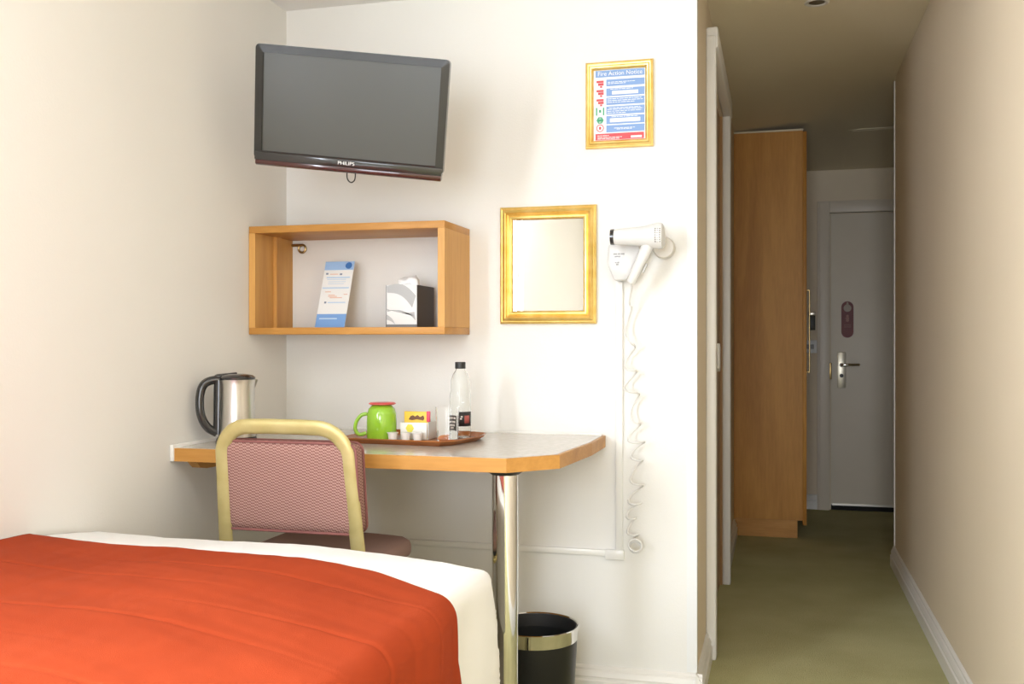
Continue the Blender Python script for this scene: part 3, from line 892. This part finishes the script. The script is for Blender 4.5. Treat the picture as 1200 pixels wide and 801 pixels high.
prism(b, [(-1.056, T0 + .058), (-1.050, T0 + .068), (-1.042, T0 + .071), (-1.036, T0 + .067), (-1.028, T0 + .072), (-1.020, T0 + .066), (-1.010, T0 + .071), (-1.006, T0 + .062), (-1.010, T0 + .056), (-1.03, T0 + .059), (-1.045, T0 + .056)], 'Y', 2.7755, 2.7760)
obj('print', b, BROWNP, t, smooth=False)
t = thing('sugar_sachet', 'flat white paper sachet standing behind the yellow tea packet', 'sachet', (-1.03, 2.81, T0))
b = BM()
for k in range(1): box(b, -1.066 + .004 * k, -1.006 + .003 * k, 2.790 + .011 * k, 2.792 + .011 * k, T0 + .0035, T0 + .078 + .002 * (k % 2), .0005)
obj('paper_sleeve', b, PAPER, t)

GX, GY = -.922, 2.738
t = thing('glass_tumbler', 'clear glass tumbler standing on the tray in front of the water bottle', 'glass', (GX, GY, T0))
b = BM(); lathe(b, [(0, 0), (.029, 0), (.031, .003), (.0345, .098), (.0350, .100), (.0335, .100), (.0300, .008), (0, .006)], 40, (GX, GY, T0))
obj('glass_body', b, GLASSM, t)
t = thing('coffee_sachet', 'small orange sachet lying beneath and behind the clear tumbler', 'sachet', (-.95, 2.790, T0))
b = box(BM(), -.972, -.935, 2.782, 2.794, T0, T0 + .020, .003); obj('orange_body', b, mat('orange_sachet', (.72, .22, .05), .4), t)
obj('crimped_end', box(BM(), -.974, -.933, 2.786, 2.790, T0 + .020, T0 + .024, .001), ORANGEP, t)

PX, PY = -.915, 2.838
t = thing('water_bottle', 'clear plastic water bottle with black cap and label at the right end of tray', 'bottle', (PX, PY, T0))
b = BM()
prof = [(0, .004), (.020, .0), (.029, .003), (.0325, .012), (.0325, .028), (.0312, .033), (.0325, .038), (.0325, .095), (.031, .100), (.0325, .105), (.0318, .130), (.0285, .145), (.029, .155), (.028, .175), (.022, .192), (.0145, .203), (.0125, .208), (.0125, .222), (.0112, .222), (.0112, .208), (.0132, .202), (.021, .190), (.0268, .174), (.0278, .155), (.0273, .145), (.0306, .129), (.0313, .105), (.0298, .1), (.0313, .095), (.0313, .038), (.0300, .033), (.0313, .028), (.0313, .012), (.0275, .0045), (0, .0055)]
lathe(b, prof, 48, (PX, PY, T0)); obj('bottle_body', b, CLEAR, t)
b = BM(); lathe(b, [(0, .228), (.0150, .228), (.0158, .226), (.0158, .209), (.0150, .208), (.0130, .208), (.0130, .2225), (0, .2225)], 36, (PX, PY, T0)); obj('cap', b, BLACKM, t)


def lab(bm, a0, a1, z0, z1, rr=.0329, n=16):
    A = [bm.verts.new((PX + rr * math.cos(R(a0 + (a1 - a0) * k / n)), PY + rr * math.sin(R(a0 + (a1 - a0) * k / n)), T0 + z0 - .008)) for k in range(n + 1)]
    B = [bm.verts.new((v.co.x, v.co.y, T0 + z1 - .008)) for v in A]
    for k in range(n): bm.faces.new((A[k], A[k + 1], B[k + 1], B[k]))
    return bm


b = lab(BM(), -150, -88, .046, .086); lab(b, -80, 0, .046, .089)
lb = obj('label', b, LBLACK, t)
sol = lb.modifiers.new('thick', 'SOLIDIFY'); sol.thickness = .0003
b = BM()
for z0_, a0_, a1_ in ((.076, -145, -132), (.076, -128, -112), (.076, -108, -95), (.066, -146, -125), (.066, -120, -97), (.057, -140, -100), (.050, -132, -108), (.066, -74, -64), (.072, -70, -60)): lab(b, a0_, a1_, z0_, z0_ + .005, .0332, 6)
obj('label_print', b, mat('pale_label_print', (.75, .70, .66), .5), lb)
b = lab(BM(), -50, -18, .055, .078, .0332, 8); obj('red_label_mark', b, mat('dull_red_print', (.42, .10, .08), .5), lb)

# ================================================================ on the shelf: leaflet and tissue box
FZ = SZ0 + TH
t = thing('leaflet', 'tall blue and white information leaflet leaning against the wall on the shelf', 'leaflet', (-1.395, 2.99, FZ))
P0 = Vector((-1.446, 2.952, FZ + .001)); UX = Vector((.103, .001, 0)); UZ = Vector((.002, .078, .218))
nrm = UX.cross(UZ).normalized()


def lf_quad(bm, u0, u1, v0, v1, lay, th=.0006):
    base = [P0 + UX * u + UZ * v + nrm * (lay) for u, v in ((u0, v0), (u1, v0), (u1, v1), (u0, v1))]
    A = [bm.verts.new(p) for p in base]; B = [bm.verts.new(p - nrm * th) for p in base]
    bm.faces.new(A); bm.faces.new(B[::-1])
    for i in range(4): bm.faces.new((A[i], B[i], B[(i + 1) % 4], A[(i + 1) % 4]))
    bmesh.ops.recalc_face_normals(bm, faces=bm.faces)
    return bm


if nrm.y > 0: nrm = -nrm
cd_ = obj('card', lf_quad(BM(), 0, 1, 0, 1, 0, .0015), PAPER, t, smooth=False)
b = lf_quad(BM(), 0, 1, .87, 1, .0006, .0005); obj('header_print', b, BLUE1, cd_, smooth=False)
b = lf_quad(BM(), 0, 1, .0, .10, .0006, .0005); lf_quad(b, 0, 1, .10, .20, .0006, .0005); lf_quad(b, 0, .85, .155, .165, .0009, .0004); obj('footer_print', b, BLUE2, cd_, smooth=False)
b = BM()
for v, u0, u1, h_ in ((.745, .12, .92, .018), (.72, .15, .8, .008), (.585, .04, .94, .018), (.365, .3, .9, .014), (.12, .1, .7, .02), (.685, .2, .8, .006), (.655, .2, .75, .006)):
    lf_quad(b, u0, u1, v, v + h_, .0010, .0004)
obj('pale_bars', b, mat('light_blue_bars', (.50, .66, .84), .5), cd_, smooth=False)
b = BM()
for v, u0, u1 in ((.48, .28, .5), (.46, .28, .58), (.44, .34, .76), (.49, .8, .93), (.80, .22, .5), (.53, .15, .35)): lf_quad(b, u0, u1, v, v + .010, .0010, .0004)
obj('orange_lines', b, mat('faded_orange_print', (.80, .48, .34), .5), cd_, smooth=False)
b = BM()
for v, u0, u1 in ((.80, .08, .16), (.36, .18, .25), (.79, .56, .64)): lf_quad(b, u0, u1, v, v + .026, .0010, .0004)
obj('dark_icons', b, mat('slate_print', (.20, .24, .32), .5), cd_, smooth=False)
b = BM()
cen = P0 + UX * .82 + UZ * .935 + nrm * .0014
ring = [cen + UX.normalized() * .0115 * math.cos(a) + UZ.normalized() * .0115 * math.sin(a) for a in [2 * PI * k / 28 for k in range(28)]]
A = [b.verts.new(p) for p in ring]; B = [b.verts.new(p - nrm * .0006) for p in ring]
b.faces.new(A); b.faces.new(B[::-1])
for i in range(28): b.faces.new((A[i], B[i], B[(i + 1) % 28], A[(i + 1) % 28]))
obj('round_badge', b, BLUE3, cd_, smooth=False)

BX0, BX1, BY0, BY1 = -1.180, -1.078, 2.905, 3.062
BH = .132
t = thing('tissue_box', 'cube tissue box with grey swirl print at the right end of the shelf', 'tissue box', ((BX0 + BX1) / 2, (BY0 + BY1) / 2, FZ))
obj('carton', box(BM(), BX0, BX1, BY0, BY1, FZ + .0005, FZ + BH, .001), mat('silver_white_card', (.78, .78, .77), .45), t)
obj('dark_side', box(BM(), BX1 + .0002, BX1 + .0012, BY0, BY1, FZ + .001, FZ + BH - .001), DGREY, t)
b = BM(); sx, sy, sz = BX0, BY0 - .0006, FZ
Wb = BX1 - BX0


def sp_(pts, yy=0): prism(b, [(sx + u * Wb, sz + v * BH) for u, v in pts], 'Y', sy - yy, sy + .0004)


def arc(p0, p1, bend, n=8):
    out = []
    for k in range(n + 1):
        s = k / n; x = p0[0] + (p1[0] - p0[0]) * s; y = p0[1] + (p1[1] - p0[1]) * s
        nx, ny = -(p1[1] - p0[1]), (p1[0] - p0[0]); q = math.sin(PI * s) * bend
        out.append((x + nx * q, y + ny * q))
    return out


sp_(arc((.02, .97), (.97, .74), .16)[::1] + arc((.97, .74), (.85, .46), 0, 2) + arc((.85, .46), (.04, .82), -.13))
sp_(arc((.02, .44), (.92, .36), -.06) + arc((.92, .36), (.96, .16), 0, 2) + arc((.96, .16), (.05, .37), -.14))
sp_(arc((.02, .30), (.30, .07), .10) + arc((.30, .07), (.02, .18), -.06))
obj('swirl_print', b, GREYP, t, smooth=False)
b = BM(); box(b, BX0, BX1, BY0 - .0010, BY0 - .0002, FZ + .001, FZ + .009); box(b, BX0, BX0 + .002, BY0 - .001, BY0 - .0002, FZ, FZ + BH - .001)
obj('grey_base_band', b, mat('grey_band', (.20, .20, .20), .5), t, smooth=False)
b = BM(); cx, cy = (BX0 + BX1) / 2 + .006, (BY0 + BY1) / 2 - .02


def tis(p):
    q = noise.noise(p * 38) * .010 + noise.noise(p * 90) * .004
    d = (p - Vector((cx, cy, FZ + BH))); s = 1 - .25 * (d.z / .05)
    return Vector((cx + d.x * s + q, cy + d.y * s + q * .5, p.z + noise.noise(p * 30 + Vector((5, 2, 1))) * .012))


rbox(b, cx - .038, cx + .036, cy - .022, cy + .020, FZ + BH - .004, FZ + BH + .030, .014, 12, tis)
obj('tissue', b, TISSUE, t, ang=80)

# ================================================================ bed
BXL, BXR, BY0b, BYF = XL + .01, -.600, .12, 2.125
t = thing('bed', 'single bed along the left wall, foot end towards the desk', 'bed', (-1.1, 1.1, 0))
obj('divan_base', rbox(BM(), BXL + .03, BXR - .05, BY0b + .02, BYF - .07, .06, .34, .02, 6), mat('divan_cloth', (.55, .50, .44), .8), t)
obj('mattress', rbox(BM(), BXL + .02, BXR - .04, BY0b + .01, BYF - .06, .345, .59, .05, 8), WHITEFAB, t, ang=60)
for (lx, ly) in ((BXL + .1, .25), (BXR - .15, .25), (BXL + .1, 1.95), (BXR - .15, 1.95)):
    b = BM(); lathe(b, [(0, 0), (.02, 0), (.025, .06), (0, .06)], 20, (lx, ly, 0)); obj('leg', b, BLACKM, t)


def ztop(x, y):
    """height of the made-up bed: puffed in the middle, soft towards the edges"""
    ex = min(1, max(0, (BXR - x) / .45)); ey = min(1, max(0, (BYF - y) / .35))
    f1 = math.sin(ex * PI / 2); f2 = math.sin(ey * PI / 2)
    return .615 + .026 * f1 * f2 + .026 * f1 + .006 * noise.noise(Vector((x * 3.1, y * 3.1, .3))) + .018 * max(0, (-1.3 - x) / .32) * (.4 + .6 * f2)


RB = .040


def bed_pt(s, v, off):
    """s runs across the bed and over the right side, v along it and over the foot. off lifts off the surface"""
    xe, ye = BXR - RB, BYF - RB
    # across
    def wrap(q, e):
        if q <= e: return q, 0.0, 0.0
        a = (q - e) / RB
        if a < PI / 2: return e + RB * math.sin(a), RB * (1 - math.cos(a)), math.sin(a)
        return e + RB + .0, RB + (q - e - RB * PI / 2), 1.0
    x, dx, nx = wrap(s, xe); y, dy, ny = wrap(v, ye)
    z = ztop(min(x, xe), min(y, ye))
    dz = math.hypot(dx, dy) if (dx < RB and dy < RB) else max(dx, dy)
    if dx > 0 and dy > 0:
        # round the corner in plan
        lx = x - xe; ly = y - ye; m = math.hypot(lx, ly)
        if m > RB: x = xe + lx * RB / m; y = ye + ly * RB / m
    wob = .010 * noise.noise(Vector((x * 5, y * 5, (z - dz) * 4))) * max(nx, ny)
    n = Vector((nx, ny, max(0, 1 - max(nx, ny)) + .001)).normalized()
    fl = .05 * max(0, dz - RB) 
    return Vector((x + nx * fl, y + ny * fl * (0.3), z - dz)) + n * (off + wob)


def sheet(sv, vv, off, dfn=None):
    bm = BM(); g = []
    for s in sv:
        g.append([bm.verts.new(bed_pt(s, v if not callable(v) else v(s), off + (dfn(s, v) if dfn else 0))) for v in vv])
    for i in range(len(sv) - 1):
        for j in range(len(vv) - 1): bm.faces.new((g[i][j], g[i + 1][j], g[i + 1][j + 1], g[i][j + 1]))
    bmesh.ops.recalc_face_normals(bm, faces=bm.faces)
    return bm


def lin(a, b_, n): return [a + (b_ - a) * i / n for i in range(n + 1)]


sv = lin(BXL, BXR - RB, 60) + lin(BXR - RB, BXR + .34, 40)[1:]
vv = lin(BY0b, BYF - RB, 90) + lin(BYF - RB, BYF + .34, 40)[1:]
def dw(s, v): return .0022 * noise.noise(Vector((s * 9, v * 9, 2))) + .0010 * noise.noise(Vector((s * 30, v * 14, 5)))
bmq = sheet(sv, vv, 0.0, dw)
o = tag(obj('duvet', bmq, WHITEFAB, None, org=(-1.1, 1.1, .60), ang=80), 'smooth white duvet covering the bed, showing at its foot end', 'duvet')
sm = o.modifiers.new('thick', 'SOLIDIFY'); sm.thickness = .008; sm.offset = -1


def tuck(s, v):
    """narrow stitched tucks running across the bedspread"""
    r_ = 0
    for k in range(9):
        yk = 1.74 - .118 * k - .075 * max(0, (s + .95)) ** 1.0 * (1 + .25 * k) + .012 * math.sin(s * 4 + k * 1.9)
        d = (v - yk) / .006
        str_ = .5 + .5 * math.sin(s * 5.0 + k * 2.3)
        r_ += -.0017 * math.exp(-d * d) * str_
        d2 = (v - yk - .014) / .012
        r_ += .0003 * math.exp(-d2 * d2) * str_
    return r_ + .004 * noise.noise(Vector((s * 4, v * 7, 8))) + .0012 * noise.noise(Vector((s * 5, v * 26 + s * 6, 3))) + dw(s, v)


bm = BM(); g = []
s2 = lin(BXL + .001, BXR - RB, 120) + lin(BXR - RB, BXR + .30, 50)[1:]
NV = 330
for s in s2:
    yend = 1.878 + .012 * math.exp(-((s + .88) / .12) ** 2) - .125 * max(0, min(1, (s + .80) / .30)) ** 1.3 + .09 * max(0, min(1, (s + .63) / .20)) + .005 * math.sin(s * 9)
    g.append([bm.verts.new(bed_pt(s, .75 + (yend - .75) * j / NV, .009 + tuck(s, .75 + (yend - .75) * j / NV))) for j in range(NV + 1)])
for i in range(len(s2) - 1):
    for j in range(NV): bm.faces.new((g[i][j], g[i + 1][j], g[i + 1][j + 1], g[i][j + 1]))
bmesh.ops.recalc_face_normals(bm, faces=bm.faces)
o = tag(obj('bedspread', bm, ORANGEFAB, None, org=(-1.1, 1.3, .64), ang=80), 'burnt orange tucked bed throw lying across the white duvet', 'bedspread')
sm = o.modifiers.new('thick', 'SOLIDIFY'); sm.thickness = .005; sm.offset = -1


# ---------------------------------------------------------------- printed patterns belong to the surface they are printed on


def merge_prints(part):
    """fold the printed pattern pieces into their part's own mesh"""
    kids = [c for c in part.children if c.type == 'MESH']
    bm = BM(); bm.from_mesh(part.data); ms = list(part.data.materials)
    for c in kids:
        n0 = len(bm.faces); bm.from_mesh(c.data); bm.faces.ensure_lookup_table()
        idx = len(ms); ms.append(c.data.materials[0])
        for f in bm.faces[n0:]: f.material_index = idx
    bm.to_mesh(part.data); bm.free()
    for m_ in ms[len(part.data.materials):]: part.data.materials.append(m_)
    for c in kids: bpy.data.objects.remove(c)


merge_prints(cd_); merge_prints(nsheet); merge_prints(lb)
